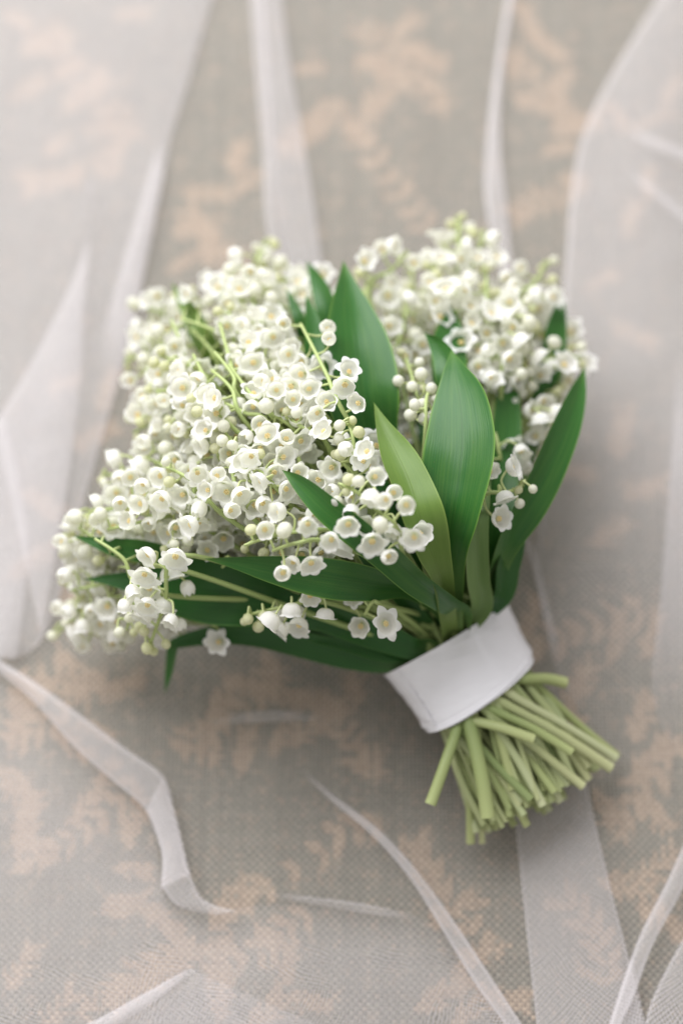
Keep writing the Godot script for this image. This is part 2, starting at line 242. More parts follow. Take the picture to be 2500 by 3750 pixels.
const VEIL := [
	["haze", 1.8, 0, 0, "lowest sheer layer of net, spread over the whole fabric", 0, 0, 0, [[-286.8,1,-393],[-245.3,1,-70.8],[-229.6,1,50.6],[-206.6,1,229.6]], [[287.1,1,-393],[245.6,1,-70.8],[229.9,1,50.6],[206.8,1,229.6]]],
	["net", 3.6, 0, 1.04, "wide single layer of net lying over the fabric", 0, 0, 0, [[-132.3,2.4,-220.2],[-125.9,2.4,-119.9],[-120.6,2.4,-38.3],[-115.6,2.4,39.7]], [[-44.5,2.4,-220.2],[-55,2.4,-172.4],[-60.4,2.4,-149.3],[-65.6,2.4,-109.7],[-70.6,2.4,-76.6],[-82,2.4,-22.8],[-92.9,2.4,28.1],[-103.3,2.4,38.5]]],
	["net", 1.8, 0.64, 0.88, "bright folded wedge of net", 0, 0, 0, [[-86.5,4.8,-132.2],[-86,4.8,-108.4],[-100.2,4.8,-68.9],[-113.3,4.8,-41.1]], [[-85.3,4.8,-132.2],[-85.4,4.8,-108.4],[-85.6,4.8,-60.9],[-89.1,4.8,-14.1],[-94.3,4.8,31.8]]],
	["net", 1.2, 0, 0.4, "", 0, 0, 0, [[-120.4,3.6,-37.7],[-118.4,3.6,-7],[-115.4,3.6,40]], [[-110.8,3.6,-44],[-101.3,3.6,-2.5],[-102.3,3.6,38.6]]],
	["net", 1.8, 0.8, 0.96, "", 0.15, 0.3, 0, [[-62.3,4.2,-151.7],[-69.1,4.2,-122.3],[-75.7,4.2,-92],[-81.5,4.2,-64.4]], [[-59.8,4.2,-148.2],[-65.1,4.2,-108.7],[-70.1,4.2,-75.7],[-76.2,4.2,-40.6]]],
	["net", 0.6, 0.72, 0.56, "", 0, 0, 0, [[-32.8,4.2,-218.9],[-30.1,4.2,-180.2],[-27.2,4.2,-148.2],[-25.6,4.2,-118.8],[-21.2,4.2,-95.4]], [[-28.8,4.2,-218.9],[-26.4,4.2,-180.2],[-24.2,4.2,-148.2],[-22.3,4.2,-118.8],[-18.2,4.2,-95.4]]],
	["net", 1.8, 0.56, 1.12, "tapering double fold of net running down to the flowers", 0, 0, 0, [[-30.4,3.6,-219.3],[-27.3,3.6,-180.6],[-24.5,3.6,-148.5],[-21.4,3.6,-119.2],[-16.7,3.6,-92.4]], [[-23.2,3.6,-219.3],[-18.4,3.6,-180.6],[-13.6,3.6,-150.3],[-9.2,3.6,-119.2],[-5.3,3.6,-89.1]]],
	["fold", 1.2, 1.2, 1.2, "thin bright fold of net bowed like a ribbon", 0, 0, 0, [[60.9,4.8,-218.4],[54.6,4.8,-179.8],[50.4,4.8,-147.8],[49.5,4.8,-125.3],[52.5,4.8,-105],[56.5,4.8,-88.4]], [[63.1,4.8,-218.4],[56.4,4.8,-179.8],[54.6,4.8,-147.8],[56.1,4.8,-125.3],[57,4.8,-105],[58.8,4.8,-88.4]]],
	["net", 4.2, 1.2, 0, "broad sheet of net along the side", 0, 0.5, 0, [[119.2,3,-219.7],[95.3,3,-177.4],[84.6,3,-154.2],[79.5,3,-131.5],[76.2,3,-102.7],[72.6,3,-69.8],[66.7,3,-22.5],[62.4,3,7.7],[65.6,3,34.1],[70.3,3,48.4],[85.6,3,68.1],[114,3,87.3]], [[134.1,3,-219.7],[131.3,3,-177.4],[129.8,3,-154.2],[128.3,3,-131.5],[126.4,3,-102.7],[124.3,3,-69.8],[121.2,3,-22.5],[119.2,3,7.7],[117.5,3,34.1],[116.5,3,48.4],[115.3,3,68.1],[115.3,3,88]]],
	["net", 0.6, 0.4, 0.4, "", 0.3, 0, 0, [[97.7,5.4,-155.3],[108,5.4,-149.5],[128.5,5.4,-140.5]], [[97.6,5.4,-153.4],[107.8,5.4,-146.7],[128.3,5.4,-137]]],
	["net", 0.6, 0.4, 0.4, "", 0.3, 0, 0, [[96.2,5.4,-139.6],[106.9,5.4,-130.1],[126.6,5.4,-110.6]], [[96.1,5.4,-137.7],[106.8,5.4,-127.4],[126.3,5.4,-107]]],
	["net", 1.2, 0.56, 0, "", 0.3, 0.5, 0, [[112.2,3.6,-76],[108.7,3.6,-37.7],[102,3.6,15.3],[97.4,3.6,48.6],[101.9,3.6,65.5],[114.6,3.6,76.5]], [[124.6,3.6,-76],[121.1,3.6,-22.3],[118.6,3.6,15.3],[116.4,3.6,48.6],[115.3,3.6,65.5],[115.9,3.6,77.2]]],
	["net", 0.6, 0.4, 0.4, "", 0.3, 0.4, 0, [[55.8,2.4,-13.6],[60.8,2.4,6],[65.1,2.4,26.6],[69.1,2.4,45.4]], [[57.2,2.4,-13.6],[62.2,2.4,6],[66.5,2.4,26.6],[70.4,2.4,45.4]]],
	["fold", 1.8, 1.04, 0.64, "folded edge of the net with a sharp elbow", 0, 0, 0, [[-115.4,5.4,35.6],[-98.4,5.4,45.6],[-81.5,5.4,57.6],[-66.3,5.4,69],[-54.7,5.4,77.7],[-50.6,5.4,90.6],[-45.9,5.4,108]], [[-115.2,5.4,37.8],[-98.1,5.4,50.6],[-82.4,5.4,67.4],[-69.9,5.4,78.4],[-59.2,5.4,87.9],[-54.3,5.4,100],[-53.9,5.4,112]]],
	["net", 1.2, 0.72, 0.4, "", 0, 0, 0, [[-54.7,6,77.9],[-50.3,6,90.8],[-45.6,6,108.1],[-40.9,6,116],[-31.8,6,118.9]], [[-59.1,6,88.1],[-53.9,6,101.5],[-53.4,6,110.8],[-48.5,6,117.1],[-37,6,120]]],
	["thin", 3.6, 0, 0, "sheer layer of net across the lower part", 0, 0, 0.4, [[-115.5,3,39.8],[-92.6,3,58.3],[-71.5,3,77.8],[-57.6,3,92.8],[-53.6,3,110.1],[-45,3,117.3],[-35.8,3,118.7],[-21.5,3,116.5],[2.1,3,118.3],[23,3,120.9],[33.3,3,128.5],[42.2,3,137.5],[52.1,3,151.7],[58.1,3,162.8]], [[-107.5,3,162.8],[-92.2,3,162.8],[-79.5,3,162.8],[-66.8,3,162.8],[-54,3,162.8],[-41.3,3,162.8],[-26,3,162.8],[-8.2,3,162.8],[9.7,3,162.8],[27.5,3,162.8],[42.8,3,162.8],[56.8,3,164]]],
	["fold", 0.6, 0.24, 0.24, "bright curved rim of net", 0, 0.15, 0, [[-107,6,163.2],[-77,6,153.5],[-59.5,6,144.4],[-49.4,6,138.7],[-44.8,6,136.5],[-41.5,6,137]], [[-106.8,6,166.9],[-74.4,6,156],[-57.5,6,146.9],[-47.8,6,139.6],[-44.6,6,137.3],[-41.5,6,137.3]]],
	["thin", 2.4, 0, 0, "", 0, 0.5, 0.5, [[-45,4.2,135.7],[-23.6,4.2,145.4],[2,4.2,155.4],[27.5,4.2,162.9]], [[-74.6,4.2,154.4],[-57.7,4.2,162.9],[-36.1,4.2,162.9],[-10.7,4.2,162.9]]],
	["fold", 0.6, 0.8, 0.8, "tapering bright fold of net below the bouquet", 0.25, 0, 0, [[-14.2,5.4,72.6],[-3.2,5.4,82.8],[11.4,5.4,94.4],[23.1,5.4,107.4],[34.6,5.4,123.7],[44.5,5.4,139.2],[52.6,5.4,152.1],[59.1,5.4,163.1]], [[-14.4,5.4,73.5],[-4,5.4,83.9],[10.3,5.4,96.3],[21.1,5.4,109.3],[31.4,5.4,126.3],[40.6,5.4,141.7],[48,5.4,152.1],[54.1,5.4,163.1]]],
	["thin", 0.6, 0.24, 0.24, "", 0.4, 0.4, 0, [[-42.5,2.4,59.5],[-30.4,2.4,56.7],[-16.8,2.4,55.9],[-3.3,2.4,58.1]], [[-42.5,2.4,60],[-30.3,2.4,59],[-16.8,2.4,58.4],[-3.3,2.4,58.6]]],
	["thin", 0.6, 0.32, 0.32, "", 0.35, 0.35, 0, [[-24.1,3.6,112.9],[-8.4,3.6,114.5],[7.3,3.6,116.6],[25.6,3.6,120.8]], [[-24.1,3.6,113.3],[-8.4,3.6,116.1],[7.3,3.6,118.7],[25.6,3.6,121.2]]],
	["band", 3, 0.48, 0.48, "flat sheer double band of net under the stem ends", 0.3, 0, 0, [[49.6,3,56.9],[52.8,3,84.6],[54.3,3,106.2],[55.7,3,125.9],[57.2,3,145.2],[58.6,3,162.8]], [[70.1,3,51.3],[75.1,3,80.5],[78.3,3,98.1],[82.2,3,118.1],[85.9,3,136.2],[90.2,3,162.8]]],
	["fold", 0.6, 0.96, 0.96, "straight bright fold of net in the lower corner", 0, 0, 0, [[104.9,6.6,96.3],[97.5,6.6,110.9],[88.8,6.6,126.6],[83,6.6,140.7],[78.6,6.6,152.3],[74.2,6.6,163.2]], [[107.2,6.6,101.6],[101.3,6.6,113.5],[92.1,6.6,129.2],[85.6,6.6,144.5],[81.6,6.6,152.3],[78,6.6,163.2]]],
	["net", 1.8, 0.72, 0, "", 0, 0, 0, [[106.5,3.6,120.8],[97.9,3.6,133.8],[90.7,3.6,147.8],[87.3,3.6,162.9]], [[111.4,3.6,126],[110.4,3.6,140.2],[109.7,3.6,151.6],[109,3.6,162.9]]],
	["net", 0.6, 0.4, 0.4, "", 0, 0, 0, [[78.8,4.2,151.9],[84.7,4.2,136.4],[86.5,4.2,132.6]], [[91,4.2,162.9],[89.1,4.2,151.9],[86.8,4.2,136.4]]],
]
const PRINT_BLOBS := [[-107,-193,7.1],[-91,-171,8.3],[-111,-173,5.9],[-81,-157,7.1],[-116,-203,4.7],[-75,-205,4.7],[-97,-182,5.3],[-100,-150,4.7],[-79,-145,6.5],[-47,-131,6.5],[-52,-117,5.3],[-45,-111,7.1],[-36,-145,5.9],[-33,-135,4.7],[-54,-104,4.7],[14,-182,8.3],[27,-188,7.1],[33,-173,6.5],[11,-166,7.1],[-8,-161,5.9],[5,-157,4.7],[22,-199,5.3],[-12,-182,4.2],[-18,-150,4.2],[72,-193,6.5],[77,-175,5.9],[69,-168,7.1],[81,-159,7.1],[66,-205,5.9],[75,-149,4.7],[61,-182,4.2],[99,-121,5.9],[109,-161,5.9],[97,-163,5.3],[116,-173,4.7],[106,-135,4.7],[-86,41,7.1],[-82,47,5.9],[-70,48,5.9],[-98,53,8.3],[-102,50,5.9],[-84,65,5.3],[-77,61,4.7],[-101,79,7.1],[-97,92,7.7],[-95,102,5.9],[-73,76,4.7],[-79,85,5.3],[-38,54,7.1],[-30,46,6.5],[-41,64,5.3],[-12,51,7.1],[-22,41,5.9],[-11,61,5.9],[-30,68,5.9],[-19,64,5.3],[4,46,5.9],[-64,92,5.9],[-66,116,5.9],[-55,120,5.9],[-64,105,4.7],[-52,135,7.1],[-62,140,5.9],[-72,145,5.9],[-85,148,5.9],[-96,135,5.9],[-34,117,7.1],[-36,144,5.9],[-21,127,5.9],[-23,149,7.1],[-16,135,4.7],[-39,129,4.7],[-10,145,5.3],[29,143,7.1],[41,131,5.9],[33,118,7.1],[23,102,7.1],[38,147,5.9],[48,144,5.9],[69,64,7.1],[74,47,6.5],[87,33,5.9],[98,30,5.9],[60,24,5.3],[96,70,7.1],[93,58,5.9],[86,110,7.1],[96,104,7.1],[97,120,7.1],[82,86,5.9],[95,86,5.9],[-78,-55,5.9],[-82,-39,5.9],[-93,-58,4.7],[-98,-16,5.9],[-101,6,5.9],[-86,19,5.9],[92,-39,7.1],[98,-20,5.9],[86,-5,5.9],[76,-26,4.7],[98,-77,5.9],[88,-97,4.7]]
const PRINT_CHAINS := [[[5,-156],[17,-135],[30,-117]],[[59,-122],[71,-129],[85,-136]],[[-29,114],[-5,98],[11,89]],[[-1,53],[4,67],[12,75]],[[23,97],[32,113],[42,131]],[[-69,144],[-59,135],[-46,126]],[[58,35],[76,27],[96,21]],[[-18,-150],[-9,-159],[2,-164]],[[-109,-135],[-95,-138],[-78,-149]],[[66,113],[76,124],[79,139]],[[-92,100],[-77,92],[-62,78]],[[-103,64],[-90,56],[-74,44]],[[-49,67],[-35,56],[-19,44]],[[-39,136],[-24,129],[-11,117]],[[61,-188],[73,-173],[84,-156]],[[8,-199],[20,-181],[36,-166]],[[-54,-124],[-42,-111],[-33,-97]],[[-103,-195],[-89,-175],[-76,-159]],[[84,92],[94,78],[105,64]]]

var rng := RandomNumberGenerator.new()
var cam_dir := Vector3.ZERO          # from the bouquet towards the viewer's side
var bouquet: Node3D
var leaf_samples := []               # [point, radius] of the leaves that lie on top
var mats := {}


func v3(a) -> Vector3:
	return Vector3(a[0], a[1], a[2])


func _ready() -> void:
	rng.seed = 20240517
	var elev := deg_to_rad(68.0)
	cam_dir = Vector3(0, sin(elev), cos(elev))
	# ------------------------------------------------ camera
	var cam := Camera3D.new()
	cam.name = "camera"
	cam.fov = 27.0
	cam.near = 0.05
	cam.far = 20.0
	add_child(cam)
	cam.position = (Vector3(0, 30, 0) + cam_dir * 660.0) * MM
	cam.look_at(Vector3(0, 0.03, 0), Vector3.UP)
	var att := CameraAttributesPhysical.new()
	att.frustum_focal_length = 50.0
	att.frustum_focus_distance = 0.603
	att.exposure_aperture = 2.3
	cam.attributes = att
	cam.fov = 27.0
	# ------------------------------------------------ light: one tall window, and the pale room around it
	var world := WorldEnvironment.new()
	world.name = "environment"
	var env := Environment.new()
	env.background_mode = Environment.BG_COLOR
	env.background_color = Color(0.40, 0.388, 0.376).linear_to_srgb()
	env.background_energy_multiplier = 1.45
	env.tonemap_mode = Environment.TONE_MAPPER_LINEAR
	env.tonemap_exposure = 1.07
	env.sdfgi_enabled = true
	env.ssao_enabled = true
	env.ssil_enabled = true
	world.environment = env
	add_child(world)
	var window := AreaLight3D.new()
	window.name = "window_light"
	window.area_size = Vector2(1.3, 1.2)
	window.light_color = Color(0.985, 0.985, 1.0)
	window.light_energy = 3.5
	window.area_range = 8.0
	window.shadow_enabled = true
	add_child(window)
	window.position = Vector3(-0.45, 0.90, -0.80)
	window.look_at(Vector3(0, 0, 0), Vector3.UP)
	# ------------------------------------------------ scene
	make_materials()
	build_fabric()
	build_veil()
	bouquet = Node3D.new()
	bouquet.name = "flower_bouquet"
	bouquet.set_meta("label", "bouquet of small white bell flowers and green leaves bound with a white ribbon")
	bouquet.set_meta("category", "bouquet")
	add_child(bouquet)
	build_leaves()
	build_ribbon()
	build_stems()
	build_sprigs()


# ==================================================== materials
func mat(color: Color, rough: float, spec := 0.5) -> StandardMaterial3D:
	var m := StandardMaterial3D.new()
	m.albedo_color = color.linear_to_srgb()
	m.roughness = rough
	m.metallic_specular = spec
	m.cull_mode = BaseMaterial3D.CULL_DISABLED
	return m


func leaf_textures(base: Color, pale: Color, stalk: Color, sd: int) -> Array:
	var w := 160
	var h := 320
	var im := Image.create(w, h, false, Image.FORMAT_RGB8)
	var hm := Image.create(w, h, false, Image.FORMAT_L8)
	var n := FastNoiseLite.new()
	n.seed = sd
	n.frequency = 0.02
	var vein := []
	for x in w:
		var u := absf(x / float(w - 1) * 2.0 - 1.0)
		var k := 0.5 + 0.5 * cos(u * 78.0 + sin(u * 9.0) * 3.0)
		vein.append(k)
	for y in h:
		var v := y / float(h - 1)
		for x in w:
			var u := absf(x / float(w - 1) * 2.0 - 1.0)
			var k: float = vein[x]
			var c := base.lerp(pale, 0.055 * k + 0.13 * (n.get_noise_2d(x * 1.6, y * 0.35) + 0.15) + 0.06 * n.get_noise_2d(x * 14.0, y * 0.9))
			c = c.lerp(stalk, smoothstep(0.66, 1.0, v) * 0.85)
			c = c.lerp(pale, smoothstep(0.93, 1.0, u) * 0.75)                 # the thin pale margin
			c = c.lerp(pale, smoothstep(0.10, 0.0, v) * 0.35)
			c = c.lerp(base * 0.75, smoothstep(0.05, 0.0, u) * 0.5)
			var sp := n.get_noise_2d(x * 9.0 + 500.0, y * 9.0)
			if sp > 0.62:
				c = c.lerp(Color(0.16, 0.12, 0.04), 0.25)
			im.set_pixel(x, y, c.linear_to_srgb())
			hm.set_pixel(x, y, Color.from_hsv(0, 0, clampf(0.5 + 0.2 * k * (0.6 + 0.8 * n.get_noise_2d(x * 8.0, y * 1.5)) - 0.35 * smoothstep(0.06, 0.0, u) + 0.25 * n.get_noise_2d(x * 1.2, y * 0.8), 0, 1)))
	return [ImageTexture.create_from_image(im), ImageTexture.create_from_image(hm)]


func leaf_mat(key: String, base: Color, pale: Color, stalk: Color, sd: int, rough: float) -> void:
	var t := leaf_textures(base, pale, stalk, sd)
	var m := mat(Color.WHITE, rough, 0.36)
	m.albedo_texture = t[0]
	m.heightmap_enabled = true
	m.heightmap_texture = t[1]
	m.heightmap_scale = 0.009
	m.backlight_enabled = true
	m.backlight = Color(0.22, 0.30, 0.05)
	mats[key] = m


func make_materials() -> void:
	leaf_mat("green", Color(0.026, 0.105, 0.019), Color(0.15, 0.27, 0.050), Color(0.20, 0.28, 0.10), 3, 0.33)
	leaf_mat("dark", Color(0.019, 0.082, 0.015), Color(0.080, 0.18, 0.040), Color(0.13, 0.22, 0.07), 9, 0.34)
	leaf_mat("yellow", Color(0.105, 0.180, 0.034), Color(0.21, 0.30, 0.07), Color(0.20, 0.27, 0.09), 17, 0.40)
	leaf_mat("stalk", Color(0.16, 0.25, 0.09), Color(0.30, 0.38, 0.16), Color(0.26, 0.33, 0.14), 23, 0.42)
	# petals: colour lives in the vertex colours (green-tinged at the calyx, cream buds)
	var p := mat(Color.WHITE, 0.55, 0.35)
	p.vertex_color_use_as_albedo = true
	p.backlight_enabled = true
	p.backlight = Color(0.95, 0.96, 0.90)
	mats.petal = p
	mats.stamen = mat(Color(0.84, 0.70, 0.36), 0.7)
	var st := mat(Color.WHITE, 0.45, 0.4)
	st.vertex_color_use_as_albedo = true
	st.backlight_enabled = true
	st.backlight = Color(0.14, 0.18, 0.06)
	mats.stem = st
	mats.cut = mat(Color(0.52, 0.55, 0.34), 0.7)
	# ribbon: fine ribbed weave
	var rn := Image.create(64, 64, false, Image.FORMAT_L8)
	for y in 64:
		for x in 64:
			rn.set_pixel(x, y, Color.from_hsv(0, 0, 0.5 + 0.25 * sin(x * TAU / 8.0) * cos(y * TAU / 8.0) + rng.randf() * 0.2))
	var r := mat(Color(0.79, 0.78, 0.815), 0.5, 0.5)
	r.heightmap_enabled = true
	r.heightmap_texture = ImageTexture.create_from_image(rn)
	r.heightmap_scale = 0.004
	r.uv1_scale = Vector3(60, 12, 1)
	r.rim_enabled = true
	r.rim = 0.4
	r.backlight_enabled = true
	r.backlight = Color(0.3, 0.3, 0.3)
	mats.ribbon = r
	# tulle: a knotted net, threads more solid than the holes
	mats.net = net_mat(0.50, 0.12, 64)
	mats.thin = net_mat(0.50, 0.03, 64)
	mats.haze = net_mat(0.20, 0.06, 64)
	mats.fold = net_mat(0.42, 0.25, 64)
	mats.band = net_mat(0.42, 0.20, 64)


func net_mat(thread: float, hole: float, size: int) -> StandardMaterial3D:
	var im := Image.create(size, size, false, Image.FORMAT_RGBA8)
	for y in size:
		for x in size:
			var a := fposmod(x / float(size) + y / float(size), 1.0)
			var b := fposmod(x / float(size) - y / float(size), 1.0)
			var d := minf(minf(a, 1.0 - a), minf(b, 1.0 - b))
			var k := 1.0 - smoothstep(0.06, 0.17, d)
			im.set_pixel(x, y, Color(0.95, 0.935, 0.945, lerpf(hole, thread, k)))
	var m := mat(Color.WHITE, 0.9, 0.2)
	m.albedo_texture = ImageTexture.create_from_image(im)
	m.transparency = BaseMaterial3D.TRANSPARENCY_ALPHA
	m.vertex_color_use_as_albedo = true
	m.backlight_enabled = true
	m.backlight = Color(0.8, 0.8, 0.8)
	return m


# ==================================================== helpers
func commit(called: String, mesh: Mesh, parent: Node) -> MeshInstance3D:
	var o := MeshInstance3D.new()
	o.name = called
	o.mesh = mesh
	parent.add_child(o, true)
	return o


func catmull(pts: Array, per: int) -> Array:
	var out := []
	var n := pts.size()
	for i in n - 1:
		var a = pts[maxi(i - 1, 0)]
		var b = pts[i]
		var c = pts[i + 1]
		var d = pts[mini(i + 2, n - 1)]
		for k in per:
			var t := k / float(per)
			out.append(0.5 * ((2.0 * b) + (c - a) * t + (2.0 * a - 5.0 * b + 4.0 * c - d) * t * t + (3.0 * b - a - 3.0 * c + d) * t * t * t))
	out.append(pts[n - 1])
	return out


func add_grid(st: SurfaceTool, rows: Array, cols: int, at: int, close := false) -> int:
	# rows: arrays of [point mm, uv, colour]; returns the next free vertex number
	for r in rows:
		for c in r:
			st.set_uv(c[1])
			st.set_color(c[2])
			st.add_vertex(c[0] * MM)
	for i in rows.size() - 1:
		for j in (cols if close else cols - 1):
			var a := at + i * cols + j
			var b := at + i * cols + (j + 1) % cols
			st.add_index(a)
			st.add_index(b)
			st.add_index(a + cols)
			st.add_index(b)
			st.add_index(b + cols)
			st.add_index(a + cols)
	return at + rows.size() * cols


func tube_rows(path: Array, radii: Array, sides: int, col_a: Color, col_b: Color, flat := 1.0, up := Vector3.UP) -> Array:
	var rows := []
	var n := path.size()
	var side := Vector3.ZERO
	for i in n:
		var t: Vector3 = (path[mini(i + 1, n - 1)] - path[maxi(i - 1, 0)]).normalized()
		if side == Vector3.ZERO:
			side = t.cross(up)
			if side.length() < 0.05:
				side = t.cross(Vector3.RIGHT)
		side = (side - t * side.dot(t)).normalized()
		var nor := side.cross(t)
		var row := []
		var c := col_a.lerp(col_b, i / float(n - 1))
		for k in sides:
			var a := TAU * k / sides
			row.append([path[i] + (side * cos(a) + nor * sin(a) * flat) * float(radii[i]), Vector2(k / float(sides), i / float(n - 1)), c])
		rows.append(row)
	return rows


# ==================================================== the woven fabric
func build_fabric() -> void:
	var x0 := -180.0
	var z0 := -250.0
	var xw := 360.0
	var zw := 420.0
	var pitch := 1.25
	var cx := int(xw / pitch)
	var cz := int(zw / pitch)
	var field := PackedFloat32Array()
	field.resize(cx * cz)
	var n := FastNoiseLite.new()
	n.seed = 77
	n.frequency = 0.16
	var petals := []
	for b in PRINT_BLOBS:
		var c := Vector2(b[0], b[1])
		var r := float(b[2])
		var a0 := -0.9 + rng.randf_range(-0.7, 0.7) + (1.5 if rng.randf() < 0.35 else 0.0)
		# a short twig: leaflets on both sides of a leaning stem
		var lean := Vector2(cos(a0), sin(a0))
		var leaflets := rng.randi_range(9, 13)
		for k in leaflets:
			var f := k / float(leaflets - 1) * 2.0 - 1.0
			var sd := 1.0 if k % 2 == 0 else -1.0
			var la := a0 + sd * rng.randf_range(0.5, 1.0)
			petals.append([c + lean * f * r * 1.15 + Vector2(cos(la), sin(la)) * r * 0.35, r * rng.randf_range(0.40, 0.62), r * rng.randf_range(0.12, 0.20), la])
		petals.append([c, r * 1.4, r * 0.08, a0])
	for ch in PRINT_CHAINS:
		var pts := []
		for p in ch:
			pts.append(Vector2(p[0], p[1]))
		var line := catmull(pts, 10)
		for i in range(0, line.size(), 3):
			var t: Vector2 = (line[mini(i + 1, line.size() - 1)] - line[maxi(i - 1, 0)]).normalized()
			for s in [-1.0, 1.0]:
				var q: Vector2 = line[i] + t.orthogonal() * s * rng.randf_range(0.5, 4.0)
				petals.append([q, rng.randf_range(3.0, 5.4), rng.randf_range(1.1, 1.9), t.angle() + s * 0.9])
	for p in petals:
		var c: Vector2 = p[0]
		var ra: float = p[1]
		for j in range(maxi(0, int((c.y - ra - z0) / pitch) - 1), mini(cz, int((c.y + ra - z0) / pitch) + 2)):
			for i in range(maxi(0, int((c.x - ra - x0) / pitch) - 1), mini(cx, int((c.x + ra - x0) / pitch) + 2)):
				var d := (Vector2(x0 + (i + 0.5) * pitch, z0 + (j + 0.5) * pitch) - c).rotated(-float(p[3]))
				var e := 1.0 - sqrt(pow(d.x / ra, 2) + pow(d.y / float(p[2]), 2))
				field[j * cx + i] = maxf(field[j * cx + i], e * 0.9 + 0.22)
	# one tone per visible thread segment, so that the print breaks off along the threads
	var tone := []
	tone.resize(cx * cz)
	var warp := []
	var weft := []
	for i in cx:
		warp.append(rng.randf_range(-0.10, 0.10))
	for j in cz:
		weft.append(rng.randf_range(-0.10, 0.10))
	for j in cz:
		for i in cx:
			var f: float = field[j * cx + i] + 0.22 * n.get_noise_2d(i, j) + rng.randf_range(-0.18, 0.18)
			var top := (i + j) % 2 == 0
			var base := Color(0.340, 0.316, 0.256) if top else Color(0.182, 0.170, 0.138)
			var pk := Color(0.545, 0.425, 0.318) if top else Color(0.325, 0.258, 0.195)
			var c := base.lerp(pk, smoothstep(0.02, 0.42, f))
			var k: float = 1.0 + (warp[i] if top else weft[j]) + rng.randf_range(-0.07, 0.07)
			tone[j * cx + i] = c * k
	var px := 4
	var w := cx * px
	var h := cz * px
	var col := PackedByteArray()
	col.resize(w * h * 3)
	var hgt := PackedByteArray()
	hgt.resize(w * h)
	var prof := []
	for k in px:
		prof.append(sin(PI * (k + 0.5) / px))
	for y in h:
		var j := y / px
		var ky := y % px
		for x in w:
			var i := x / px
			var kx := x % px
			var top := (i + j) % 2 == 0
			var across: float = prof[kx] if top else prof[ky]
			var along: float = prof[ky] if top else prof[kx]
			var c: Color = tone[j * cx + i] * (0.86 + 0.14 * across)  # thread edges darkened: occlusion in the weave gaps painted into the colour
			var at := (y * w + x)
			var s := c.linear_to_srgb()
			col[at * 3] = clampi(int(s.r * 255.0), 0, 255)
			col[at * 3 + 1] = clampi(int(s.g * 255.0), 0, 255)
			col[at * 3 + 2] = clampi(int(s.b * 255.0), 0, 255)
			hgt[at] = clampi(int(255.0 * across * (0.35 + 0.65 * along)), 0, 255)
	var m := mat(Color.WHITE, 0.92, 0.2)
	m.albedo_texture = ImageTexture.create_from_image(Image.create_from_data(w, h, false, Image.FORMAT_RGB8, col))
	m.heightmap_enabled = true
	m.heightmap_texture = ImageTexture.create_from_image(Image.create_from_data(w, h, false, Image.FORMAT_L8, hgt))
	m.heightmap_scale = 0.11
	var wave := FastNoiseLite.new()
	wave.seed = 5
	wave.frequency = 0.006
	var st := SurfaceTool.new()
	st.begin(Mesh.PRIMITIVE_TRIANGLES)
	var rows := []
	for j in 91:
		var row := []
		for i in 81:
			var p := Vector3(-600.0 + i * 15.0, 0, -750.0 + j * 15.0)
			p.y = -0.8 + 1.2 * wave.get_noise_2d(p.x, p.z)
			row.append([p, Vector2((p.x - x0) / xw, (p.z - z0) / zw), Color.WHITE])
		rows.append(row)
	add_grid(st, rows, 81, 0)
	st.generate_normals()
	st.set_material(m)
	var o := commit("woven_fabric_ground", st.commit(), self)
	o.set_meta("kind", "structure")
	o.set_meta("label", "grey-green woven furnishing fabric with a faded peach floral print")
	o.set_meta("category", "fabric")


